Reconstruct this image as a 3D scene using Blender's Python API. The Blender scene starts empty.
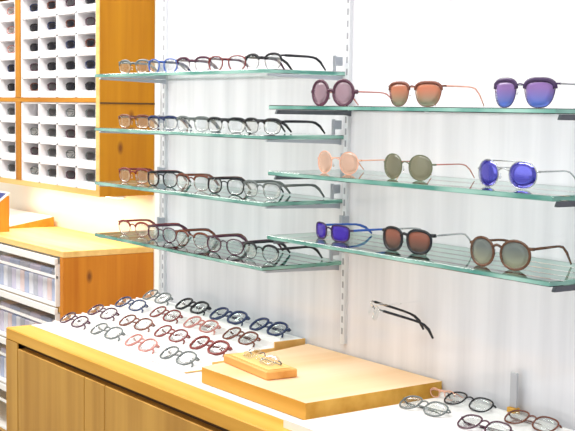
import bpy, math, random
from mathutils import Vector, Matrix
random.seed(4)
S = bpy.context.scene
C = S.collection
Z0 = 1.41                      # eye height above the floor; photo measurements are kept relative to it

# ------------------------------------------------------------------ camera
yaw, pitch, roll = math.radians(35.7), math.radians(5.0876), math.radians(0.8373)
h = Vector((-math.cos(yaw), math.sin(yaw), 0)); up = Vector((0, 0, 1))
fw = h*math.cos(pitch) - up*math.sin(pitch)
rt = fw.cross(up).normalized(); u = rt.cross(fw)
R = rt*math.cos(roll) + u*math.sin(roll); U = -rt*math.sin(roll) + u*math.cos(roll)
cd = bpy.data.cameras.new('camera'); cam = bpy.data.objects.new('camera', cd); C.objects.link(cam)
cd.sensor_width = 36; cd.lens = 1202.98/575*36; cd.clip_start = 0.02
m = Matrix((R, U, -fw)).transposed().to_4x4(); m.translation = Vector((1.879, -1.492, Z0)); cam.matrix_world = m
S.camera = cam

# ------------------------------------------------------------------ world, lights, exposure
S.view_settings.view_transform = 'Standard'; S.view_settings.look = 'None'
S.view_settings.gamma = 1; S.view_settings.use_curve_mapping = False
S.view_settings.exposure = 0.0
w = bpy.data.worlds.new('world'); S.world = w; w.use_nodes = True
bg = w.node_tree.nodes['Background']; bg.inputs[0].default_value = (0.97, 0.98, 1, 1); bg.inputs[1].default_value = 0.48
S.cycles.use_denoising = True
S.cycles.max_bounces = 10; S.cycles.transparent_max_bounces = 32
S.cycles.sample_clamp_indirect = 6

def area(name, loc, sx, sy, power, target=None, col=(1, 0.985, 0.96)):
    l = bpy.data.lights.new(name, 'AREA'); l.shape = 'RECTANGLE'; l.size = sx; l.size_y = sy
    l.energy = power; l.color = col
    o = bpy.data.objects.new(name, l); C.objects.link(o); o.location = loc
    if target is not None:
        o.rotation_euler = (Vector(target)-Vector(loc)).to_track_quat('-Z', 'Y').to_euler()
    return o
area('ceiling_panel_light', (0.1, -0.75, 2.62), 2.8, 0.4, 46)
area('ceiling_panel_light', (-1.7, -0.7, 2.62), 1.6, 0.6, 30)
area('ceiling_panel_light', (-2.3, -0.3, 2.62), 1.2, 0.5, 14)
area('unseen_shopfront_fill', (0.2, -3.4, 1.9), 4.0, 1.6, 24, (-0.5, 0, 1.1), (0.97, 0.985, 1))  # added fill light from the unseen, open front of the shop

# ------------------------------------------------------------------ materials
def nodes(name):
    mt = bpy.data.materials.new(name); mt.use_nodes = True
    return mt, mt.node_tree, mt.node_tree.nodes['Principled BSDF']
def plain(name, col, rough=0.5, metal=0, coat=0, var=0.04, scale=14, spec=None):
    mt, nt, b = nodes(name)
    tc = nt.nodes.new('ShaderNodeTexCoord'); n = nt.nodes.new('ShaderNodeTexNoise'); n.inputs['Scale'].default_value = scale
    r = nt.nodes.new('ShaderNodeMix'); r.data_type = 'RGBA'
    r.inputs[6].default_value = (*[c*(1-var) for c in col], 1); r.inputs[7].default_value = (*[min(1, c*(1+var)) for c in col], 1)
    nt.links.new(tc.outputs['Object'], n.inputs['Vector']); nt.links.new(n.outputs['Fac'], r.inputs[0])
    nt.links.new(r.outputs[2], b.inputs['Base Color'])
    b.inputs['Roughness'].default_value = rough; b.inputs['Metallic'].default_value = metal
    b.inputs['Coat Weight'].default_value = coat; b.inputs['Coat Roughness'].default_value = 0.08
    if spec is not None: b.inputs['Specular IOR Level'].default_value = spec
    return mt
def wood(name, c1, c2, axis='z', knots=(), rough=0.5, s=1.0):
    """long streaky grain along one axis plus a few dark knots at given object-space points"""
    mt, nt, b = nodes(name); N = nt.nodes.new; L = nt.links.new
    tc = N('ShaderNodeTexCoord'); mp = N('ShaderNodeMapping')
    sc = {'z': (26, 26, 1.6), 'x': (1.6, 26, 26), 'y': (26, 1.6, 26)}[axis]
    mp.inputs['Scale'].default_value = [q*s for q in sc]
    n = N('ShaderNodeTexNoise'); n.inputs['Scale'].default_value = 1; n.inputs['Detail'].default_value = 5
    n2 = N('ShaderNodeTexNoise'); n2.inputs['Scale'].default_value = 3
    L(tc.outputs['Object'], mp.inputs[0]); L(mp.outputs[0], n.inputs['Vector']); L(tc.outputs['Object'], n2.inputs['Vector'])
    rp = N('ShaderNodeValToRGB'); rp.color_ramp.elements[0].position = 0.32; rp.color_ramp.elements[1].position = 0.68
    rp.color_ramp.elements[0].color = (*c1, 1); rp.color_ramp.elements[1].color = (*c2, 1)
    ad = N('ShaderNodeMath'); ad.operation = 'MULTIPLY_ADD'; ad.inputs[1].default_value = 0.3
    L(n2.outputs['Fac'], ad.inputs[0]); L(n.outputs['Fac'], ad.inputs[2])
    sb = N('ShaderNodeMath'); sb.operation = 'SUBTRACT'; sb.inputs[1].default_value = 0.15
    L(ad.outputs[0], sb.inputs[0]); L(sb.outputs[0], rp.inputs[0])
    col = rp.outputs[0]
    for k in knots:
        g = N('ShaderNodeVectorMath'); g.operation = 'SUBTRACT'; g.inputs[1].default_value = k
        L(tc.outputs['Object'], g.inputs[0])
        sq = N('ShaderNodeVectorMath'); sq.operation = 'MULTIPLY'; sq.inputs[1].default_value = (1, 1.25, 0.62)
        L(g.outputs[0], sq.inputs[0])
        ln = N('ShaderNodeVectorMath'); ln.operation = 'LENGTH'; L(sq.outputs[0], ln.inputs[0])
        kr = N('ShaderNodeMapRange'); kr.inputs[1].default_value = 0.004; kr.inputs[2].default_value = 0.016
        kr.inputs[3].default_value = 0.9; kr.inputs[4].default_value = 0
        L(ln.outputs['Value'], kr.inputs[0])
        mx = N('ShaderNodeMix'); mx.data_type = 'RGBA'; mx.inputs[7].default_value = (0.16, 0.045, 0.008, 1)
        L(kr.outputs[0], mx.inputs[0]); L(col, mx.inputs[6]); col = mx.outputs[2]
    b.inputs['Specular IOR Level'].default_value = 0.3
    L(col, b.inputs['Base Color']); b.inputs['Roughness'].default_value = rough
    return mt
def thin_glass(name, tint, refl=1.0, rough=0.0, body=None, bodyfac=0.0, mirror=None, mirrorfac=0.0, grad=None):
    """thin pane: tinted straight-through light + fresnel reflection; optional dye body, mirror coat and top-to-bottom tint"""
    mt = bpy.data.materials.new(name); mt.use_nodes = True; nt = mt.node_tree; nt.nodes.clear()
    N = nt.nodes.new; L = nt.links.new
    out = N('ShaderNodeOutputMaterial'); tr = N('ShaderNodeBsdfTransparent'); gl = N('ShaderNodeBsdfGlossy')
    gl.inputs['Roughness'].default_value = rough; gl.inputs['Color'].default_value = (1, 1, 1, 1)
    tr.inputs['Color'].default_value = (*tint, 1)
    gsock = None
    if grad:
        tc = N('ShaderNodeTexCoord'); sp = N('ShaderNodeSeparateXYZ'); L(tc.outputs['Generated'], sp.inputs[0])
        rp = N('ShaderNodeValToRGB'); rp.color_ramp.elements[0].color = (*grad[0], 1); rp.color_ramp.elements[1].color = (*grad[1], 1)
        rp.color_ramp.elements[0].position = 0.12; rp.color_ramp.elements[1].position = 0.7
        L(sp.outputs['Z'], rp.inputs[0]); gsock = rp.outputs[0]
        L(gsock, tr.inputs['Color'])
    cur = tr.outputs[0]
    if body or grad:
        df = N('ShaderNodeBsdfDiffuse'); df.inputs['Color'].default_value = (*(body or (1, 1, 1)), 1)
        if grad: L(gsock, df.inputs['Color'])
        m1 = N('ShaderNodeMixShader'); m1.inputs[0].default_value = bodyfac; L(cur, m1.inputs[1]); L(df.outputs[0], m1.inputs[2]); cur = m1.outputs[0]
    if mirror:
        mg = N('ShaderNodeBsdfGlossy'); mg.inputs['Color'].default_value = (*mirror, 1); mg.inputs['Roughness'].default_value = 0.12
        m2 = N('ShaderNodeMixShader'); m2.inputs[0].default_value = mirrorfac; L(cur, m2.inputs[1]); L(mg.outputs[0], m2.inputs[2]); cur = m2.outputs[0]
    fr = N('ShaderNodeFresnel'); fr.inputs[0].default_value = 1.45
    mu = N('ShaderNodeMath'); mu.operation = 'MULTIPLY'; mu.inputs[1].default_value = refl; L(fr.outputs[0], mu.inputs[0])
    m3 = N('ShaderNodeMixShader'); L(mu.outputs[0], m3.inputs[0]); L(cur, m3.inputs[1]); L(gl.outputs[0], m3.inputs[2])
    L(m3.outputs[0], out.inputs[0])
    return mt

OAK = ((0.44, 0.165, 0.010), (0.64, 0.28, 0.025))
def wall_mat():
    mt, nt, b = nodes('white_gloss_wall'); N = nt.nodes.new; L = nt.links.new
    tc = N('ShaderNodeTexCoord'); mp = N('ShaderNodeMapping'); mp.inputs['Scale'].default_value = (22, 1, 1.3)
    n = N('ShaderNodeTexNoise'); n.inputs['Scale'].default_value = 1; n.inputs['Detail'].default_value = 4
    L(tc.outputs['Object'], mp.inputs[0]); L(mp.outputs[0], n.inputs['Vector'])
    rp = N('ShaderNodeValToRGB'); rp.color_ramp.elements[0].position = 0.3; rp.color_ramp.elements[1].position = 0.62
    rp.color_ramp.elements[0].color = (0.65, 0.645, 0.685, 1); rp.color_ramp.elements[1].color = (0.78, 0.77, 0.81, 1)
    L(n.outputs['Fac'], rp.inputs[0]); L(rp.outputs[0], b.inputs['Base Color'])
    b.inputs['Roughness'].default_value = 0.14; b.inputs['Coat Weight'].default_value = 0.4; b.inputs['Coat Roughness'].default_value = 0.06
    bp = N('ShaderNodeBump'); bp.inputs['Strength'].default_value = 0.05; bp.inputs['Distance'].default_value = 0.01
    L(n.outputs['Fac'], bp.inputs['Height']); L(bp.outputs[0], b.inputs['Normal'])
    return mt
M = {}
M['wall'] = wall_mat()
M['far_wall'] = plain('cream_wall', (0.88, 0.84, 0.74), 0.6, var=0.02, scale=3)
M['floor'] = plain('pale_floor', (0.60, 0.55, 0.48), 0.35, var=0.08, scale=5)
M['ceiling'] = plain('ceiling_paint', (0.9, 0.9, 0.9), 0.8, var=0.01)
M['trim'] = plain('white_trim', (0.85, 0.85, 0.83), 0.4, var=0.01)
M['oak_v'] = wood('oak_upright', *OAK, 'z')
M['oak_end_upper'] = wood('oak_end_upper', (0.43, 0.165, 0.002), (0.54, 0.235, 0.005), 'z', [(0.0, -0.085, -0.035), (0.0, -0.125, -0.135)])
M['oak_end_low'] = wood('oak_end_low', (0.50, 0.15, 0.008), (0.64, 0.24, 0.018), 'z', [(0.0, -0.235, -0.085)])
M['oak_x'] = wood('oak_long', *OAK, 'x')
M['oak_light'] = wood('oak_light', (0.72, 0.42, 0.12), (0.88, 0.60, 0.23), 'x')
M['oak_board'] = wood('oak_board', (0.84, 0.52, 0.28), (0.92, 0.64, 0.42), 'y', s=0.6)
M['oak_edge'] = wood('oak_edge', (0.60, 0.29, 0.030), (0.76, 0.42, 0.075), 'x')
M['oak_door'] = wood('oak_door', (0.42, 0.21, 0.035), (0.58, 0.32, 0.065), 'z', s=0.8)
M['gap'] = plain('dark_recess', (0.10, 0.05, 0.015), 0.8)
M['laminate'] = plain('white_laminate', (0.86, 0.82, 0.82), 0.25, var=0.01)
M['tray'] = plain('white_tray', (0.90, 0.88, 0.88), 0.35, var=0.01)
M['cubby'] = plain('cubby_white', (0.90, 0.88, 0.90), 0.45, var=0.02)
M['drawer'] = plain('drawer_white', (0.88, 0.88, 0.87), 0.4, var=0.01)
M['metal'] = plain('satin_metal', (0.42, 0.45, 0.50), 0.3, metal=0.6, var=0.02)
M['metal_dark'] = plain('dark_metal', (0.10, 0.11, 0.13), 0.35, metal=0.5, var=0.02)
M['rail'] = plain('pale_rail', (0.74, 0.76, 0.79), 0.35, metal=0.2, var=0.01)
M['slot'] = plain('rail_slot', (0.34, 0.35, 0.38), 0.6)
M['glass'] = thin_glass('shelf_glass', (0.965, 0.99, 0.98), 1.0)
def edge_glass():
    mt, nt, b = nodes('green_glass_edge'); b.inputs['Base Color'].default_value = (0.13, 0.38, 0.32, 1)
    b.inputs['Roughness'].default_value = 0.15; b.inputs['Transmission Weight'].default_value = 0.25
    tc = nt.nodes.new('ShaderNodeTexCoord'); n = nt.nodes.new('ShaderNodeTexNoise'); n.inputs['Scale'].default_value = 9
    r = nt.nodes.new('ShaderNodeValToRGB'); r.color_ramp.elements[0].color = (0.08, 0.30, 0.25, 1); r.color_ramp.elements[1].color = (0.42, 0.70, 0.62, 1)
    r.color_ramp.elements[0].position = 0.35; r.color_ramp.elements[1].position = 0.65
    nt.links.new(tc.outputs['Object'], n.inputs['Vector']); nt.links.new(n.outputs['Fac'], r.inputs[0]); nt.links.new(r.outputs[0], b.inputs['Base Color'])
    return mt
M['glass_edge'] = edge_glass()
M['clear'] = thin_glass('clear_lens', (0.96, 0.97, 0.97), 0.35)
M['acrylic'] = thin_glass('clear_acrylic', (0.95, 0.97, 0.97), 0.8)
M['navy'] = plain('navy_card', (0.01, 0.035, 0.22), 0.4)
FR = {}
def frame_mat(name, col, rough=0.25, metal=0.0, var=0.1):
    if name not in FR: FR[name] = plain('frame_'+name, col, rough, metal, var=var, scale=120)
    return FR[name]
black = frame_mat('black', (0.012, 0.013, 0.018)); navy = frame_mat('navy', (0.02, 0.035, 0.11))
brown = frame_mat('brown', (0.16, 0.045, 0.025)); red = frame_mat('dark_red', (0.20, 0.028, 0.025))
tort = frame_mat('tortoise', (0.12, 0.05, 0.025), var=0.8); blue = frame_mat('blue', (0.03, 0.10, 0.42))
gold = frame_mat('rose_gold', (0.80, 0.42, 0.33), 0.3, 0.5); silver = frame_mat('silver', (0.55, 0.56, 0.58), 0.25, 0.8)
grey = frame_mat('grey', (0.14, 0.16, 0.16)); pink = frame_mat('pink', (0.50, 0.20, 0.17)); plum = frame_mat('plum', (0.075, 0.022, 0.045)); umber = frame_mat('umber', (0.06, 0.025, 0.04))
violet = frame_mat('violet', (0.045, 0.02, 0.08)); olive = frame_mat('olive', (0.13, 0.14, 0.08)); peach = frame_mat('peach', (0.85, 0.45, 0.32))
LENS = dict(
    clear=M['clear'],
    rose=thin_glass('rose_lens', (0.62, 0.46, 0.52), 0.8, body=(0.50, 0.36, 0.42), bodyfac=0.45),
    amber=thin_glass('amber_gradient_lens', (1, 1, 1), 0.8, bodyfac=0.5, grad=((0.34, 0.36, 0.26), (0.72, 0.30, 0.18))),
    purple=thin_glass('purple_gradient_lens', (1, 1, 1), 0.8, bodyfac=0.45, grad=((0.16, 0.28, 0.70), (0.42, 0.26, 0.60))),
    peach=thin_glass('peach_lens', (0.97, 0.80, 0.70), 0.8, body=(0.95, 0.66, 0.52), bodyfac=0.4),
    green=thin_glass('olive_lens', (0.48, 0.48, 0.38), 0.8, body=(0.36, 0.34, 0.24), bodyfac=0.45),
    mirror=thin_glass('blue_mirror_lens', (0.07, 0.07, 0.35), 0.8, body=(0.07, 0.06, 0.62), bodyfac=0.6, mirror=(0.25, 0.25, 0.95), mirrorfac=0.45),
    indigo=thin_glass('indigo_lens', (0.06, 0.04, 0.35), 0.8, body=(0.08, 0.04, 0.50), bodyfac=0.7),
    smoke=thin_glass('smoke_lens', (0.20, 0.19, 0.19), 0.8, body=(0.12, 0.11, 0.12), bodyfac=0.5),
    rust=thin_glass('rust_lens', (0.4, 0.2, 0.15), 0.8, bodyfac=0.6, grad=((0.16, 0.12, 0.10), (0.42, 0.16, 0.11))),
    bluegreen=thin_glass('green_gradient_lens', (1, 1, 1), 0.8, bodyfac=0.4, grad=((0.58, 0.58, 0.44), (0.34, 0.38, 0.36))),
    dark=thin_glass('dark_lens', (0.04, 0.04, 0.05), 0.8, body=(0.02, 0.02, 0.03), bodyfac=0.6),
)

# ------------------------------------------------------------------ mesh helpers
class MB:
    def __init__(s): s.v = []; s.f = []; s.m = []
    def box(s, x0, x1, y0, y1, z0, z1, mi=0, bev=0.0):
        if bev <= 0:
            i = len(s.v)
            s.v += [(x, y, z) for z in (z0, z1) for y in (y0, y1) for x in (x0, x1)]
            s.f += [tuple(i+k for k in q) for q in ((0, 2, 3, 1), (4, 5, 7, 6), (0, 1, 5, 4), (2, 6, 7, 3), (0, 4, 6, 2), (1, 3, 7, 5))]
            s.m += [mi]*6; return s
        # bevelled box: chamfered
        i = len(s.v); b = bev
        idx = {}
        for sx in (0, 1):
            for sy in (0, 1):
                for sz in (0, 1):
                    X = (x0, x1)[sx]; Y = (y0, y1)[sy]; Z = (z0, z1)[sz]
                    dx = b*(1-2*sx); dy = b*(1-2*sy); dz = b*(1-2*sz)
                    for a, p in (('x', (X, Y+dy, Z+dz)), ('y', (X+dx, Y, Z+dz)), ('z', (X+dx, Y+dy, Z))):
                        idx[(sx, sy, sz, a)] = len(s.v); s.v.append(p)
        def F(*k): s.f.append(tuple(idx[q] for q in k)); s.m.append(mi)
        for q in (0, 1):
            o = [(0, 0), (1, 0), (1, 1), (0, 1)]
            if q == 0: o = o[::-1]
            F(*[(q, a, c, 'x') for a, c in o]); F(*[(c, q, a, 'y') for a, c in o]); F(*[(a, c, q, 'z') for a, c in o])
        for a in (0, 1):
            for c in (0, 1):
                k = [(0, a, c, 'y'), (1, a, c, 'y'), (1, a, c, 'z'), (0, a, c, 'z')]; F(*(k if (a ^ c) else k[::-1]))
                k = [(a, 0, c, 'x'), (a, 1, c, 'x'), (a, 1, c, 'z'), (a, 0, c, 'z')]; F(*(k if not (a ^ c) else k[::-1]))
                k = [(a, c, 0, 'x'), (a, c, 1, 'x'), (a, c, 1, 'y'), (a, c, 0, 'y')]; F(*(k if (a ^ c) else k[::-1]))
        for sx in (0, 1):
            for sy in (0, 1):
                for sz in (0, 1):
                    k = [(sx, sy, sz, a) for a in 'xyz']
                    F(*(k if (sx+sy+sz) % 2 else k[::-1]))
        return s
    def tube(s, pts, rw, rh=None, closed=False, n=6, mi=0, taper=None, upv=(0, 0, 1)):
        """sweep an ellipse (rw sideways, rh along the up vector) along pts"""
        rh = rh or rw; P = [Vector(p) for p in pts]; K = len(P); base = len(s.v); upv = Vector(upv)
        for k, p in enumerate(P):
            a = P[(k-1) % K] if (closed or k > 0) else P[k]; c = P[(k+1) % K] if (closed or k < K-1) else P[k]
            t = (c-a).normalized(); sd = t.cross(upv)
            if sd.length < 1e-4: sd = t.cross(Vector((0, 1, 0)))
            sd.normalize(); uu = sd.cross(t).normalized()
            g = taper[k] if taper else 1
            for j in range(n):
                q = 2*math.pi*j/n
                s.v.append(tuple(p + sd*math.cos(q)*rw*g + uu*math.sin(q)*rh*g))
        for k in range(K if closed else K-1):
            for j in range(n):
                a = base+k*n+j; b2 = base+k*n+(j+1) % n; k2 = (k+1) % K
                s.f.append((a, b2, base+k2*n+(j+1) % n, base+k2*n+j)); s.m.append(mi)
        if not closed:
            s.f.append(tuple(base+j for j in range(n))[::-1]); s.m.append(mi)
            s.f.append(tuple(base+(K-1)*n+j for j in range(n))); s.m.append(mi)
        return s
    def build(s, name, mats, parent=None, smooth=False, loc=None):
        me = bpy.data.meshes.new(name); me.from_pydata([tuple(v) for v in s.v], [], s.f)
        for mm in (mats if isinstance(mats, (list, tuple)) else [mats]): me.materials.append(mm)
        for p, mi in zip(me.polygons, s.m): p.material_index = mi; p.use_smooth = smooth
        me.update()
        o = bpy.data.objects.new(name, me); C.objects.link(o)
        if parent is not None: o.parent = parent
        if loc is not None: o.location = loc
        return o
def tag(o, label=None, cat=None, group=None, kind=None):
    if label: o['label'] = label
    if cat: o['category'] = cat
    if group: o['group'] = group
    if kind: o['kind'] = kind
    return o
def thing(name, label, cat, loc=(0, 0, 0), rz=0, group=None):
    o = bpy.data.objects.new(name, None); C.objects.link(o); o.location = loc; o.rotation_euler = (0, 0, rz)
    o.empty_display_size = 0.05
    return tag(o, label, cat, group)
def struct(name, mb, mat): return tag(mb.build(name, mat), kind='structure')
def copy_tree(o, parent=None):
    c = o.copy(); C.objects.link(c); c.parent = parent
    for ch in o.children: copy_tree(ch, c)
    return c

# ------------------------------------------------------------------ the room
WX0 = -0.752                                # where the white display wall ends on the left
struct('floor', MB().box(-4.2, 3.2, -3.6, 0.7, -0.06, 0), M['floor'])
struct('ceiling', MB().box(-4.2, 3.2, -3.6, 0.7, 2.70, 2.76), M['ceiling'])
struct('wall_right', MB().box(WX0, 3.2, 0, 0.10, 0, 2.70), M['wall'])
struct('wall_back', MB().box(-4.2, WX0+0.05, 0.464, 0.56, 0, 2.70), M['far_wall'])
struct('wall_left', MB().box(-4.3, -4.2, -3.6, 0.56, 0, 2.70), M['far_wall'])
struct('trim_1', MB().box(WX0-0.008, WX0+0.014, -0.006, 0.106, 0, 2.70), M['trim'])
struct('trim_2', MB().box(-4.2, WX0, 0.45, 0.464, 0, 0.08), M['trim'])

# ------------------------------------------------------------------ wall rails
def rail(x, label):
    t = thing('slotted_rail', label, 'rail', (x, 0, 0), 0, 'slotted wall rails holding the glass shelves')
    MB().box(-0.006, 0.006, -0.008, 0, Z0-0.47, 2.1).build('channel', M['rail'], t)
    sl = MB(); z = Z0-0.45
    while z < 2.08: sl.box(-0.0022, 0.0022, -0.0087, -0.0079, z, z+0.0125); z += 0.0235
    sl.build('slots', M['slot'], t)
rail(0.007, 'pale slotted wall rail between the left and right banks of glass shelves')
rail(-0.716, 'pale slotted wall rail at the left end of the display wall by the wood cabinet')
rail(0.728, 'pale slotted wall rail at the right end of the sunglasses shelves')

# ------------------------------------------------------------------ glass shelves and brackets
ORD = ['top', 'second', 'third', 'lowest']
L = 0.7073; D = 0.2; T = 0.008
LZ = [0.0699, -0.0555, -0.183, -0.3069]; RZ = [0.0016, -0.1219, -0.2438]
def shelf(x0, x1, z, label, grp):
    m_ = MB(); m_.box(x0, x1, -D, -0.003, z-T/2, z+T/2, bev=0.0012)
    o = m_.build('glass_shelf', [M['glass'], M['glass_edge']])
    for p in o.data.polygons:
        if abs(p.normal.z) < 0.5: p.material_index = 1
    tag(o, label, 'shelf', grp)
def bracket(x, z, label, grp, dark=False):
    t = thing('shelf_bracket', label, 'bracket', (x, 0, z), 0, grp)
    a = MB(); zt = -T/2-0.0005
    prof = [(-0.0085, zt), (-0.185, zt), (-0.188, zt-(0.006 if dark else 0.003)), (-0.188, zt-(0.008 if dark else 0.004)), (-0.02, zt-0.009), (-0.0085, zt-0.011)]
    n = len(prof)
    a.v = [(-0.003, y, q) for y, q in prof]+[(0.003, y, q) for y, q in prof]
    a.f = [tuple(range(n))[::-1], tuple(range(n, 2*n))]+[(i, (i+1) % n, n+(i+1) % n, n+i) for i in range(n)]; a.m = [0]*len(a.f)
    a.build('arm', M['metal_dark'] if dark else M['metal'], t)
    c = MB(); zt = T/2+0.0005
    c.box(-0.004, 0.004, -0.0285, -0.0255, zt, zt+0.031)       # slim front leg of the clamp
    c.box(-0.004, 0.004, -0.0255, -0.0088, zt+0.011, zt+0.029, bev=0.001)
    c.build('clamp', M['metal'], t)
for i, z in enumerate(LZ):
    z += Z0
    shelf(-L, 0.0, z, f'{ORD[i]} clear green-edged glass shelf of the left bank, carrying optical frames', 'left bank of four glass shelves')
    for x, nm in ((-0.0085, 'right'), (-L+0.001, 'left')):
        bracket(x if nm == 'right' else -0.7065, z, f'grey metal bracket under the {nm} end of the {ORD[i]} glass shelf in the left bank', 'shelf brackets of the left bank')
RO = ['top', 'middle', 'lowest']
for i, z in enumerate(RZ):
    z += Z0
    shelf(0.0145, 0.0145+L, z, f'{RO[i]} green-edged glass shelf of the right bank, carrying sunglasses', 'right bank of three glass shelves')
    bracket(0.0215, z, f'dark metal bracket under the left end of the {RO[i]} sunglasses shelf', 'shelf brackets of the right bank', True)
    bracket(0.0145+L-0.004, z, f'dark metal bracket under the right end of the {RO[i]} sunglasses shelf', 'shelf brackets of the right bank', True)

# ------------------------------------------------------------------ glasses
def outline(a, b, nx, tap, n=26, cx=0.0, grow=0.0, lift=0.0):
    pts = []
    for k in range(n):
        t = 2*math.pi*k/n; c = math.cos(t); s_ = math.sin(t)
        x = (a+grow)*math.copysign(abs(c)**(2/nx), c); z = (b+grow)*math.copysign(abs(s_)**(2/nx), s_)
        x *= 1+tap*z/b; z += lift*x*math.copysign(1, cx)*0.5 if lift else 0
        pts.append((cx+x, z))
    return pts
def glasses(name, label, group, loc, rz, style, tilt=0.0, simple=False, folded=False, cat='glasses', scale=1.0, base=0.0):
    """origin: middle of the front, at the level the rims stand on; front faces local -y"""
    a, b, nx, tap = style.get('a', .025), style.get('b', .020), style.get('n', 2.4), style.get('tap', .08)
    r = style.get('r', .0016); dep = style.get('d', .0017); fm = style['frame']; tm = style.get('temple', fm)
    lm = LENS[style.get('lens', 'clear')]; cxl = a+style.get('bridge', .009)+r
    wr = style.get('wrap', 1.1)
    def wrapy(x): return wr*x*x
    rimless = style.get('rimless'); half = style.get('half'); lift = style.get('lift', 0.0)
    root = thing(name, label, cat, loc, rz, group); root.scale = (scale,)*3
    root.rotation_euler = (tilt, 0, rz)
    n = 14 if simple else 26; tn = 5 if simple else 8
    z0 = b + r + base
    for s_ in (-1, 1):
        o = outline(a, b, nx, tap, n, s_*cxl, lift=lift)
        lb = MB(); K = len(o)
        for yy in (-0.0007, 0.0007):
            for rr in (1.0, 0.55):
                lb.v += [(s_*cxl+(x-s_*cxl)*rr, wrapy(s_*cxl+(x-s_*cxl)*rr)+yy-0.0008*(1-rr), z*rr+z0) for x, z in o]
            lb.v.append((s_*cxl, wrapy(cxl)+yy-0.0009, z0))
        q = 2*K+1
        for side in (0, 1):
            B = side*q
            for k in range(K):
                k2 = (k+1) % K
                f1 = (B+k, B+k2, B+K+k2, B+K+k); f2 = (B+K+k, B+K+k2, B+2*K)
                lb.f += [f1, f2] if side == 0 else [f1[::-1], f2[::-1]]
        for k in range(K): lb.f.append((k, q+k, q+(k+1) % K, (k+1) % K))
        lb.m = [0]*len(lb.f)
        lb.build('lens', lm, root, smooth=True)
    fb = MB()
    for s_ in (-1, 1):
        o = outline(a, b, nx, tap, n, s_*cxl, grow=r*0.6, lift=lift)
        if not rimless:
            if half:
                seg = [(x, z) for x, z in o]
                k0 = int(n*0.02); top = seg[1:n//2]
                fb.tube([(x, wrapy(x), z+z0) for x, z in top], dep*1.2, half, n=tn, upv=(0, 0, 1))
                fb.tube([(x, wrapy(x), z+z0) for x, z in o], 0.0007, 0.0007, closed=True, n=5, upv=(0, 1, 0))
            else:
                fb.tube([(x, wrapy(x), z+z0) for x, z in o], r, dep, closed=True, n=tn, upv=(0, 1, 0))
    ba = cxl-a
    zb = z0 + b*style.get('bz', 0.42)
    fb.tube([(-ba-0.001, 0.0005, zb-0.0015), (-ba*0.5, -0.001, zb+0.002), (0, -0.0014, zb+0.003), (ba*0.5, -0.001, zb+0.002), (ba+0.001, 0.0005, zb-0.0015)], max(r*0.9, .0010), max(r, .0011), n=tn)
    if style.get('topbar'):
        fb.tube([(-cxl*1.1, wrapy(cxl), z0+b*0.97), (0, 0, z0+b*1.0), (cxl*1.1, wrapy(cxl), z0+b*0.97)], 0.001, 0.001, n=5)
    hx = cxl + a*(1+tap*0.5) + r; hz = z0 + b*style.get('hz', 0.5)
    hb = MB() if rimless else fb
    for s_ in (-1, 1):
        if rimless: hb = MB()
        hb.tube([(s_*(hx-0.004), wrapy(hx), hz), (s_*(hx+0.0015), wrapy(hx)+0.001, hz), (s_*(hx+0.0025), wrapy(hx)+0.006, hz)], max(r, .0013), max(r*1.2, .0016), n=tn)
        if rimless: hb.build('hinge', fm, root, smooth=True)
    fb.build('frame', fm, root, smooth=True)
    th, tw = style.get('th', .0022), style.get('tw', .0011)
    y0 = wrapy(hx)+0.006
    zt = base + 0.0014
    for s_ in (-1, 1):
        x0 = s_*(hx+0.002)
        if folded:
            yy = y0+0.002 if s_ > 0 else y0+0.0065
            e = -s_
            pts = [(x0, y0-0.001, hz), (x0-s_*0.004, yy, hz), (x0-s_*0.04, yy+0.001, hz), (x0-s_*0.085, yy+0.001, hz-0.001), (x0-s_*0.108, yy+0.001, hz-0.009), (x0-s_*0.120, yy+0.001, max(hz-0.024, zt+0.001))]
        else:
            ln = style.get('len', 0.120)
            pts = [(x0, y0, hz), (x0-s_*0.001, y0+0.03, hz), (x0-s_*0.003, y0+0.06, hz-0.0002), (x0-s_*0.005, ln-0.036, hz-0.001), (x0-s_*0.006, ln-0.026, hz-0.003), (x0-s_*0.007, ln-0.014, hz*0.62+zt*0.38), (x0-s_*0.008, ln, zt+0.001)]
        tp = [1, 1, .9, .9, 1.1, 1.2, 0.8][:len(pts)]
        MB().tube(pts, tw, th, n=tn, taper=tp).build('temple', tm, root, smooth=True)
    if not simple:
        for s_ in (-1, 1):
            MB().tube([(s_*ba*0.75, 0.003, zb-0.006), (s_*ba*0.9, 0.005, zb-0.010), (s_*ba*1.0, 0.0045, zb-0.014)], 0.0012, 0.0024, n=6, taper=[.6, 1, .6]).build('nose_pad', M['acrylic'], root, smooth=True)
    return root

g = 'sunglasses on the right glass shelves'
def sun(label, x, y, zi, deg, st, sc=1.0):
    glasses('sunglasses', label, g, (x, y, Z0+RZ[zi]+T/2+0.0003), math.radians(deg), st, cat='sunglasses', scale=sc)
sun('round black-rimmed sunglasses with rosy lenses, at the left end of the top sunglasses shelf', 0.128, -0.14, 0, 6, dict(a=.0215, b=.0205, n=2, tap=0, r=.0032, d=.0022, frame=plum, temple=pink, lens='rose', bridge=.0055, bz=.1, hz=.1, th=.0014, wrap=1.8))
sun('amber and green lensed sunglasses with brown brow bars on the top shelf', 0.362, -0.15, 0, 5, dict(a=.024, b=.0190, n=2.8, tap=.2, r=.0012, frame=brown, temple=gold, lens='amber', half=.0030, bz=.6, hz=.75, bridge=.008, th=.0016, tw=.001, wrap=2))
sun('violet to blue lensed sunglasses with dark brow bars, right end of the top shelf', 0.606, -0.15, 0, 2, dict(a=.0235, b=.0200, n=2.8, tap=.2, r=.0012, frame=violet, temple=silver, lens='purple', half=.0040, bz=.6, hz=.75, bridge=.009, th=.0016, tw=.001, wrap=2.6))
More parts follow.
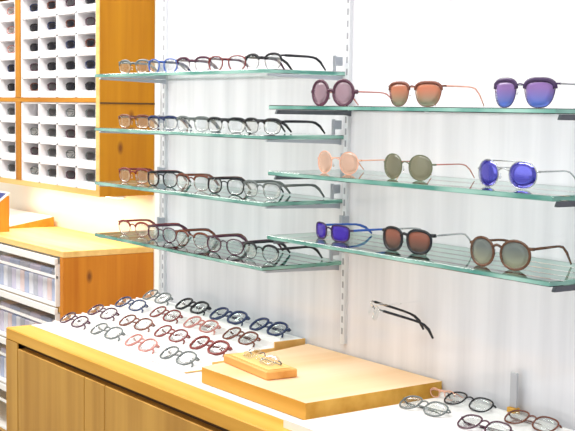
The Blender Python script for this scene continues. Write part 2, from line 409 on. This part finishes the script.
sun('round sunglasses with pale peach lenses at the left end of the middle shelf', 0.146, -0.14, 1, 6, dict(a=.0205, b=.0195, n=2.1, tap=.0, r=.0009, d=.0009, frame=peach, lens='peach', bridge=.010, th=.0012, tw=.0009, bz=.3, hz=.3, wrap=2))
sun('round thin-rimmed sunglasses with olive green lenses, centre of the middle shelf', 0.338, -0.14, 1, 5, dict(a=.0230, b=.0205, n=2.1, tap=.03, r=.0010, d=.0010, frame=olive, temple=pink, lens='green', bridge=.008, th=.0012, tw=.0009, bz=.3, hz=.3, wrap=2))
sun('round blue mirrored sunglasses on the right part of the middle shelf', 0.567, -0.14, 1, 4, dict(a=.0230, b=.0205, n=2.1, tap=.0, r=.0010, d=.0010, frame=silver, lens='mirror', bridge=.010, th=.0013, tw=.0010, bz=.3, hz=.3, topbar=True, wrap=2.6))
sun('small dark purple sunglasses at the left end of the lowest sunglasses shelf', 0.142, -0.15, 2, -4, dict(a=.0215, b=.0135, n=3.2, tap=.05, r=.0016, frame=violet, temple=blue, lens='indigo', bridge=.008, bz=.4, hz=.5, wrap=3, len=.132))
sun('dark tortoiseshell sunglasses with rust lenses, centre of the lowest shelf', 0.352, -0.15, 2, 5, dict(a=.0225, b=.0175, n=2.5, tap=.08, r=.0026, d=.002, frame=black, temple=silver, lens='rust', bridge=.0055, bz=.5, hz=.7, th=.0016, wrap=2))
sun('large round brown sunglasses with pale green lenses, right end of the lowest shelf', 0.578, -0.16, 2, 6, dict(a=.0235, b=.0205, n=2.1, tap=.02, r=.0022, d=.002, frame=tort, lens='bluegreen', bridge=.006, bz=.5, hz=.55, th=.0022, tw=.0015, wrap=2.2))

# optical frames on the left bank
posn = ['at its right end', 'second from its right end', 'in its middle', 'second from its left end', 'at its left end']
opt = [
    [('black', black, silver), ('dark red', red, plum), ('pink and black', plum, pink), ('black and silver', black, silver), ('grey', grey, silver)],
    [('black', black, black), ('black', black, grey), ('grey', grey, black), ('navy', navy, grey), ('brown', brown, brown)],
    [('grey and black', grey, black), ('black', black, grey), ('dark brown', brown, black), ('black rectangular', black, black), ('red brown', red, brown)],
    [('black', black, black), ('dark plum', plum, plum), ('brown', brown, brown), ('plum', plum, grey), ('red brown', red, pink)]]
for i in range(4):
    for k in range(5):
        nm, f_, t_ = opt[i][k]
        if i == 0 and k == 3: f_, nm = blue, 'blue'
        st = dict(a=.0225+.0006*((i+k) % 3), b=(.0145, .0135, .0150, .0150)[i], n=(2.4, 3.0, 2.6, 2.2)[i], tap=.08, r=.0013 if k % 2 else .0016, d=.0016, frame=f_, temple=(f_ if i else (black, plum, plum, navy, grey)[k]), lens='clear', th=.0027, tw=.0013, hz=.8, bz=.5, half=(.0026 if k % 2 == 0 or i == 1 else None))
        x = -0.085-0.132*k
        glasses('eyeglasses', f'{nm} framed eyeglasses on the left bank {ORD[i]} shelf, {posn[k]}', f'optical frames on the {ORD[i]} left shelf',
                (x, -0.148, Z0+LZ[i]+T/2+0.0003), math.radians(3 + (i*7+k*5) % 7), st)

# ------------------------------------------------------------------ counter
CX0, CX1, CY, CZ = -0.765, 1.25, -0.40, Z0-0.52
t = thing('display_counter', 'long oak counter with a white top and doors along the white wall', 'counter', (CX0, CY, 0))
def W(mb): return mb       # parts of the counter are written in room coordinates, shifted by the root below
def cpart(mb, name, mat, parent=None):
    o = mb.build(name, mat, parent or t)
    if parent is None: o.location = (-CX0, -CY, 0)
    return o
cpart(MB().box(CX0, CX1, CY, CY+0.062, CZ-0.027, CZ, bev=0.002), 'front_edge', M['oak_edge'])
cpart(MB().box(CX0+0.001, CX1, CY+0.0625, -0.004, CZ-0.025, CZ-0.0005), 'white_top', M['laminate'])
cpart(MB().box(CX0, CX0+0.02, CY+0.004, -0.004, 0.0, CZ-0.028).box(CX1-0.02, CX1, CY+0.004, -0.004, 0.0, CZ-0.028).box(CX0+0.02, CX1-0.02, CY+0.03, -0.004, 0.06, CZ-0.028), 'carcass', M['oak_door'])
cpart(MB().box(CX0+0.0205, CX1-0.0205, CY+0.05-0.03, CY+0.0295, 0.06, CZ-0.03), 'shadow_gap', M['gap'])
cpart(MB().box(CX0, CX0+0.065, CY+0.0, CY+0.0035, 0.06, CZ-0.0275), 'stile', M['oak_door'])
xs = [CX0+0.068, -0.354, -0.262, 0.15, 0.56, 0.97, CX1]
for k in range(len(xs)-1):
    d = cpart(MB().box(xs[k]+0.0015, xs[k+1]-0.0015, CY, CY+0.0195, 0.065, CZ-0.040, bev=0.001), 'door' if k != 1 else 'panel', M['oak_door'])
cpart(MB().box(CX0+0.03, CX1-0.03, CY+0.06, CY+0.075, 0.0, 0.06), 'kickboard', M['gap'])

# ------------------------------------------------------------------ sloping tray of glasses
TS = 0.17
def tz(y): return Z0-0.470+TS*y
tx0, tx1, ty0, ty1 = -0.765, -0.122, -0.297, -0.006
t = thing('display_tray', 'white sloping tray holding four rows of eyeglasses on the left of the counter', 'tray', (tx0, ty0, CZ))
rowy = [-0.046, -0.118, -0.194, -0.268]
colx = [-0.686, -0.519, -0.361, -0.204]
ed = [ty0, -0.234, -0.158, -0.084, ty1]
def sz(i): return tz(rowy[i])-0.003
for i in range(4):                               # four shallow steps rising towards the wall
    MB().box(0.0, tx1-tx0, ed[3-i]-ty0, ed[4-i]-ty0-0.0004, 0.0004, sz(i)-CZ, bev=0.0008).build('step', M['tray'], t)
    yy = rowy[i]-0.014-ty0
    MB().box(0.01, tx1-tx0-0.01, yy-0.002, yy+0.002, sz(i)-CZ, sz(i)-CZ+0.005).build('rib', M['tray'], t)
er = MB(); k0 = [(ed[j]-ty0, sz(3-j)-CZ+0.004) for j in range(4)]
pr = [(0, 0.0004)]
for j in range(4): pr += [(ed[j]-ty0, sz(3-j)-CZ+0.003), (ed[j+1]-ty0, sz(3-j)-CZ+0.003)]
pr += [(ty1-ty0, 0.0004)]; n = len(pr)
er.v = [(tx1-tx0+0.0004, y, z-0.002*(z > 0.001)) for y, z in pr]+[(tx1-tx0+0.0035, y, z-0.002*(z > 0.001)) for y, z in pr]
er.f = [tuple(range(n))[::-1], tuple(range(n, 2*n))]+[(q, (q+1) % n, n+(q+1) % n, n+q) for q in range(n)]; er.m = [0]*len(er.f)
er.build('end_strip', M['oak_light'], t)
rown = ['back row', 'second row from the back', 'third row from the back', 'front row']
coln = ['leftmost', 'second from left', 'third from left', 'rightmost']
trayst = [
    [('black and teal', grey, 'clear'), ('black', black, 'clear'), ('navy', navy, 'clear'), ('thick navy black', navy, 'clear')],
    [('navy', navy, 'clear'), ('dark red', red, 'clear'), ('grey and pink', pink, 'clear'), ('brown', brown, 'clear')],
    [('black and red', plum, 'clear'), ('brown', brown, 'clear'), ('red brown', red, 'clear'), ('dark red', red, 'clear')],
    [('plum', plum, 'clear'), ('grey', grey, 'clear'), ('pink', pink, 'clear'), ('green grey', grey, 'clear')]]
for i in range(4):
    for k in range(4):
        nm, f_, l_ = trayst[i][k]
        thick = .0030 if (i, k) in ((0, 2), (0, 3), (0, 1), (2, 3)) else .0021
        st = dict(a=.0235, b=.0190, n=2.3, tap=.07, r=thick, d=thick*1.1, frame=f_, lens=l_, th=.0020, tw=.0012, hz=.6)
        y = rowy[i]-0.014
        glasses('eyeglasses', f'{nm} folded eyeglasses, {coln[k]} in the tray {rown[i]}', f'eyeglasses in the {rown[i]} of the tray',
                (colx[k], y, sz(i)+0.0065), math.radians((i*5+k*3) % 7-1), st, tilt=math.radians(-58), folded=True, scale=0.93)

# ------------------------------------------------------------------ board, small block
bd = MB(); pr = [(-0.034, -0.312), (0.297, -0.312), (0.297, -0.004), (-0.112, -0.004)]
bd.v = [(x, y, Z0-0.5195) for x, y in pr]+[(x, y, Z0-0.49) for x, y in pr]
bd.f = [(3, 2, 1, 0), (4, 5, 6, 7), (0, 1, 5, 4), (1, 2, 6, 5), (2, 3, 7, 6), (3, 0, 4, 7)]; bd.m = [0]*6
o = bd.build('wooden_board', [M['oak_board'], M['oak_edge']])
for p in o.data.polygons:
    if p.normal.z < 0.5: p.material_index = 1
tag(o, 'pale oak board with a darker edge lying on the counter right of the glasses tray', 'board')
t = thing('wooden_block', 'small orange wooden block near the front left corner of the oak board', 'block', (0.042, -0.232, Z0-0.4898), math.radians(-6))
bl = MB().box(-0.088, 0.088, -0.032, 0.032, 0, 0.016, bev=0.002); bl.build('base', wood('block_oak', (0.62, 0.27, 0.05), (0.82, 0.45, 0.14), 'x'), t)
MB().box(-0.078, 0.078, -0.024, 0.024, 0.0162, 0.0172).build('inlay', M['oak_light'], t)
st = dict(a=.024, b=.016, n=2.6, tap=.06, r=.0008, rimless=True, frame=grey, temple=silver, lens='clear', th=.0011, tw=.0008)
glasses('eyeglasses', 'rimless folded eyeglasses with thin metal temples lying on the small wooden block', None, (0.040, -0.245, Z0-0.4722), math.radians(-6), st, tilt=math.radians(-62), folded=True)
# ------------------------------------------------------------------ second tray at the right
t = thing('display_tray', 'low flat white tray on the counter just right of the oak board', 'tray', (0.312, -0.36, CZ+0.0003))
MB().box(0, 0.34, 0, 0.335, 0, 0.006).build('tray_base', M['tray'], t)
MB().box(0, 0.34, 0.335, 0.343, 0, 0.014).build('rim', M['tray'], t)
MB().box(0, 0.34, -0.008, 0, 0, 0.014).build('rim', M['tray'], t)
r2 = [('black framed', black, 0.395, -0.048), ('grey framed', grey, 0.375, -0.135), ('dark brown framed', brown, 0.545, -0.052), ('plum framed', plum, 0.525, -0.140)]
for nm, f_, x, y in r2:
    st = dict(a=.024, b=.0185, n=2.5, tap=.07, r=.0018, frame=f_, lens='clear')
    glasses('eyeglasses', f'{nm} folded eyeglasses in the low white tray right of the oak board', 'eyeglasses in the right tray', (x, y, CZ+0.0095), math.radians(4), st, tilt=math.radians(-62), folded=True, scale=0.85)
st = dict(a=.016, b=.013, n=2.2, tap=.05, r=.0014, frame=peach, lens='clear')
glasses('eyeglasses', 'small peach pink eyeglasses standing by the back right corner of the oak board', None, (0.326, -0.030, CZ+0.0067), math.radians(12), st, folded=True, scale=0.6)

# ------------------------------------------------------------------ pair on a clear wall peg
t = thing('wall_peg', 'slim clear acrylic peg on the white wall, carrying one pair of glasses', 'peg', (0.232, 0, Z0-0.352))
MB().tube([(0, -0.0005, 0), (0, -0.06, 0), (0, -0.118, 0.002), (0, -0.122, 0.008)], 0.002, n=8).build('pin', M['acrylic'], t, smooth=True)
st = dict(a=.021, b=.014, n=2.6, tap=.06, r=.0007, rimless=True, frame=grey, temple=black, lens='clear', th=.0026, tw=.0013, hz=.8, len=.120)
glasses('eyeglasses', 'rimless glasses with dark temples hanging alone on the wall below the sunglasses shelves', None, (0.232, -0.122, Z0-0.372), math.radians(-31), st, tilt=math.radians(-17), scale=0.92)

# ------------------------------------------------------------------ upper cabinet with cubbies
UX1, UY0, UY1 = -1.60, 0.265, 0.4635
t = thing('wall_cabinet', 'oak wall cabinet with a white cubbyhole front holding many glasses', 'cabinet', (UX1, UY1, Z0))
def upart(mb, name, mat, smooth=False): return mb.build(name, mat, t)
UT, UB = 0.43, -0.292
# local coordinates: x from the right end (negative to the left), y from the back wall (negative to the front)
dy = UY0-UY1
upart(MB().box(-0.022, 0, dy, 0, UB, UT, bev=0.0012), 'end_panel', M['oak_end_upper'])
upart(MB().box(-0.986, -0.0225, dy, 0, UT-0.02, UT), 'top_board', M['oak_x'])
upart(MB().box(-0.986, -0.0225, dy, 0, UB, UB+0.018), 'bottom_board', M['oak_light'])
upart(MB().box(-0.986, -0.0225, dy+0.001, 0, 0.010, 0.025), 'middle_board', M['oak_x'])
upart(MB().box(-0.672, -0.632, dy-0.0005, 0, UB+0.0185, 0.0095).box(-0.672, -0.632, dy-0.0005, 0, 0.0255, UT-0.0205), 'post', M['oak_v'])
upart(MB().box(-0.021, 0.0012, dy-0.0035, dy-0.0003, UB, UT), 'edge_strip', M['oak_light'])
upart(MB().box(-0.021, 0.0022, dy+0.0, 0.0, 0.006, 0.011), 'seam', M['gap'])
upart(MB().box(-0.986, -0.023, -0.008, -0.0005, UB+0.02, UT-0.021), 'back_panel', M['cubby'])
cw = 0.148
upart(MB().box(-1.0085, -0.9865, dy, 0, UB, UT, bev=0.0012), 'end_panel', M['oak_v'])
def grid(x0, ncol, z0, z1, nrow, nm):
    g_ = MB(); ch = (z1-z0)/nrow; th = 0.0055
    for c in range(ncol+1): xx = x0-c*cw; g_.box(xx-0.007, xx+0.007, dy+0.004, -0.009, z0, z1)
    for r_ in range(nrow+1): zz_ = z0+r_*ch; g_.box(x0-ncol*cw, x0, dy+0.004, -0.009, zz_-th/2 if 0 < r_ < nrow else (zz_ if r_ == 0 else zz_-th/2), zz_+th/2)
    for r_ in range(nrow): g_.box(x0-ncol*cw+0.008, x0-0.008, dy+0.022, dy+0.075, z0+r_*ch+th/2-0.0005, z0+r_*ch+th/2+0.0205)
    upart(g_, nm, M['cubby'])
grid(-0.031, 4, 0.0255, 0.3755, 5, 'cubby_grid'); grid(-0.031, 4, -0.2735, 0.0065, 4, 'cubby_grid')
grid(-0.680, 2, 0.0255, 0.3755, 5, 'cubby_grid'); grid(-0.680, 2, -0.2735, 0.0065, 4, 'cubby_grid')
on_ = ['first', 'second', 'third', 'fourth', 'fifth']
def cub_glasses(fm, lens):
    return glasses('eyeglasses', 'x', 'glasses in the cubbyholes', (0, 0, 0), 0, dict(a=.0265, b=.0150, n=2.6, tap=.05, r=.0026, d=.002, frame=fm, lens=lens), simple=True, folded=True)
protos = [(cub_glasses(black, 'dark'), 'black'), (cub_glasses(brown, 'dark'), 'dark brown'), (cub_glasses(plum, 'smoke'), 'plum'), (cub_glasses(grey, 'smoke'), 'grey'), (cub_glasses(navy, 'dark'), 'navy'),
          (cub_glasses(grey, 'clear'), 'pale grey'), (cub_glasses(pink, 'clear'), 'pink')]
used = set()
RIS = 0.0205
def cubby_fill(bx, c, r_, upper, bay):
    zz_ = (Z0+0.0255+0.070*r_ if upper else Z0+0.0065-0.070*(r_+1)) + 0.0033 + RIS
    if upper: k = [0, 1, 0, 4, 2][(c*2+r_*3) % 5] if not (bay and r_ > 1) else 6
    else: k = [3, 5, 3, 2][(c+r_*2) % 4]
    if upper and c == 3 and r_ == 0 and not bay: k = 1
    if not upper and c == 3 and r_ == 0 and not bay: return
    p, nm = protos[k]
    if k in used: o = copy_tree(p)
    else: o = p; used.add(k)
    o.location = (bx-cw*(c+0.5)+0.012, UY0+0.035, zz_); o.rotation_euler = (math.radians(-4), 0, math.radians(20))
    o.scale = (0.80,)*3
    row = f'{on_[r_]} row above middle board' if upper else f'{on_[r_]} row below middle board'
    col = f'{on_[c]} column from end panel' if not bay else 'column just left of the post'
    o['label'] = f'{nm} cubbyhole glasses, {row}, {col}'
    o['group'] = 'glasses in the cubbyholes'
for c in range(4):
    for r_ in range(5): cubby_fill(UX1-0.031, c, r_, True, 0)
    for r_ in range(4): cubby_fill(UX1-0.031, c, r_, False, 0)
for r_ in range(5): cubby_fill(UX1-0.680, 0, r_, True, 1)
for r_ in range(4): cubby_fill(UX1-0.680, 0, r_, False, 1)

# ------------------------------------------------------------------ low cabinet
LY0 = 0.137; LT = Z0-0.462
t = thing('drawer_cabinet', 'low oak cabinet with white pull-out drawers behind the end of the counter', 'cabinet', (UX1, 0.4635, LT))
dl = LY0-0.4635
def lpart(mb, name, mat, parent=None): return mb.build(name, mat, parent or t)
lpart(MB().box(-1.25, 0, dl, 0, -0.020, 0, bev=0.0015), 'worktop', M['oak_light'])
lpart(MB().box(-0.024, 0, dl, 0, -LT, -0.0205), 'end_panel', M['oak_end_low'])
lpart(MB().box(-1.2745, -1.2505, dl, 0, -LT, 0), 'end_panel', M['oak_v'])
lpart(MB().box(-1.25, -0.0245, -0.01, 0, -LT, -0.0205), 'back_panel', M['oak_x'])
zs = [-0.020, -0.180, -0.345, -0.510, -0.675]
for k in range(1, 5): lpart(MB().box(-1.25, -0.0245, dl, -0.0105, zs[k]-0.018, zs[k]), 'shelf', M['oak_light'])
box_cols = [plain('case_'+n_, c_, 0.4, var=0.05, scale=30) for n_, c_ in (('white', (0.72, 0.73, 0.80)), ('grey', (0.46, 0.48, 0.56)), ('lilac', (0.60, 0.57, 0.72)), ('sage', (0.48, 0.60, 0.52)), ('blush', (0.74, 0.60, 0.60)), ('blue', (0.42, 0.48, 0.66)))]
cn = ['white', 'grey', 'lilac', 'sage green', 'blush', 'blue grey']
rn = ['top', 'second', 'third', 'lowest']
pc = {}
nth = 'first second third fourth fifth sixth seventh eighth ninth tenth eleventh twelfth thirteenth fourteenth'.split()
for k in range(4):
    zt = zs[k]-0.003; zb = zs[k+1]+0.001
    d = lpart(MB().box(-1.222, -0.03, dl-0.012, -0.02, zb, zb+0.006).box(-1.222, -1.216, dl-0.012, -0.02, zb+0.006, zt-0.02).box(-0.036, -0.03, dl-0.012, -0.02, zb+0.006, zt-0.02).box(-1.222, -0.03, -0.026, -0.02, zb+0.006, zt-0.02), 'drawer', M['drawer'])
    MB().box(-1.222, -0.03, dl-0.016, dl-0.004, zt-0.022, zt-0.001, bev=0.001).build('rim', M['drawer'], d)
    MB().box(-1.222, -0.03, dl-0.010, dl-0.004, zt-0.066, zt-0.058).build('divider', M['drawer'], d)
    for j in range(14 if k < 3 else 0):
        ci = (j*5+k*3) % 6 if j % 3 else 0
        if ci not in pc:
            o = MB().box(-0.0165, 0.0165, -0.06, 0.0, 0, 0.072, bev=0.002).build('lens_case', box_cols[ci]); pc[ci] = o
        else: o = pc[ci].copy(); C.objects.link(o)
        o.location = (UX1-0.055-0.0365*j, LY0+0.07, LT+zb+0.0065)
        tag(o, f'upright {cn[ci]} glasses case in the {rn[k]} drawer, {nth[j]} from the end panel', 'case', f'upright cases in the {rn[k]} drawer')
    for j in range(6 if k < 3 else 0):
        key = 'f%d' % (j % 3)
        if key not in pc:
            o = MB().box(-0.041, 0.041, -0.05, 0.0, 0, 0.030, bev=0.004).build('glasses_case', box_cols[(1, 5, 2)[j % 3]]); pc[key] = o
        else: o = pc[key].copy(); C.objects.link(o)
        o.location = (UX1-0.082-0.0860*j, LY0+0.065, LT+zb+0.0788)
        tag(o, f'flat {("grey","blue grey","lilac")[j%3]} glasses case in the {rn[k]} drawer, {nth[j]} from the end panel', 'case', f'flat cases in the {rn[k]} drawer')

# ------------------------------------------------------------------ things on the low cabinet
t = thing('display_riser', 'low wooden wedge with a white sloping top on the low cabinet, far left', 'riser', (-2.35, 0.262, LT+0.0003))
wd = MB(); pr = [(0, 0), (0.188, 0), (0.188, 0.036), (0, 0.004)]
wd.v = [(0, y, z) for y, z in pr]+[(-0.42, y, z) for y, z in pr]
wd.f = [(0, 1, 2, 3), (7, 6, 5, 4), (0, 4, 5, 1), (1, 5, 6, 2), (2, 6, 7, 3), (3, 7, 4, 0)]; wd.m = [0]*6
wd.build('base', M['oak_x'], t)
o = MB().box(-0.414, -0.005, 0.003, 0.187, 0.0002, 0.003).build('top_panel', M['drawer'], t); o.location = (0, 0, 0.0042); o.rotation_euler = (math.atan2(0.032, 0.188), 0, 0)
t = thing('sloping_stand', 'brown wooden sloping stand at far left on the low cabinet, carrying a navy card', 'stand', (-2.25, 0.145, LT+0.0003))
pr = [(0, 0), (0.084, 0), (0.084, 0.130), (0.078, 0.130), (0, 0.070)]; n = 5
w_ = MB(); w_.v = [(0, y, z) for y, z in pr]+[(-0.26, y, z) for y, z in pr]
w_.f = [tuple(range(n)), tuple(range(n, 2*n))[::-1]]+[(q, n+q, n+(q+1) % n, (q+1) % n) for q in range(n)]; w_.m = [0]*len(w_.f)
w_.build('wedge', M['oak_v'], t)
MB().box(-0.262, 0.002, -0.006, -0.0005, 0, 0.074).build('lip', M['oak_x'], t)
t = thing('display_card', 'navy blue card with a white border leaning on the wooden stand at far left', 'card', (-2.25, 0.145, LT+0.0713))
t.rotation_euler = (math.radians(37.6), 0, 0)
MB().box(-0.255, 0.0, 0.0006, 0.112, 0.0008, 0.005).build('backing', M['drawer'], t)
MB().box(-0.245, -0.014, 0.010, 0.103, 0.0051, 0.0062).build('face', M['navy'], t)

# light strip added under the wall cabinet to give the glow there
t = thing('added_light_strip', 'added slim white light strip under the wall cabinet, above the low cabinet', 'lamp', (-2.1, 0.36, Z0-0.2925))
MB().box(-0.47, 0.47, -0.015, 0.015, -0.008, -0.0003).build('housing', M['trim'], t)
em = bpy.data.materials.new('added_strip_glow'); em.use_nodes = True; eb = em.node_tree.nodes['Principled BSDF']
eb.inputs['Emission Color'].default_value = (1, 0.93, 0.8, 1); eb.inputs['Emission Strength'].default_value = 6
MB().box(-0.46, 0.46, -0.010, 0.010, -0.0105, -0.0083).build('diffuser', em, t)
l = bpy.data.lights.new('added_strip_lamp', 'AREA'); l.shape = 'RECTANGLE'; l.size = 0.9; l.size_y = 0.02; l.energy = 1.6; l.color = (1, 0.93, 0.82)
o = bpy.data.objects.new('added_strip_lamp', l); C.objects.link(o); o.location = (-2.1, 0.36, Z0-0.305)
# small grey marker at the right
t = thing('upright_marker', 'small grey upright marker on an orange wooden foot by the wall, lower right', 'marker', (0.484, -0.014, CZ+0.0067))
MB().box(-0.009, 0.009, -0.007, 0.007, 0, 0.016, bev=0.001).build('foot', M['oak_edge'], t)
MB().box(-0.008, 0.008, -0.002, 0.002, 0.0162, 0.076, bev=0.0008).build('plate', plain('marker_grey', (0.46, 0.46, 0.49), 0.5), t)
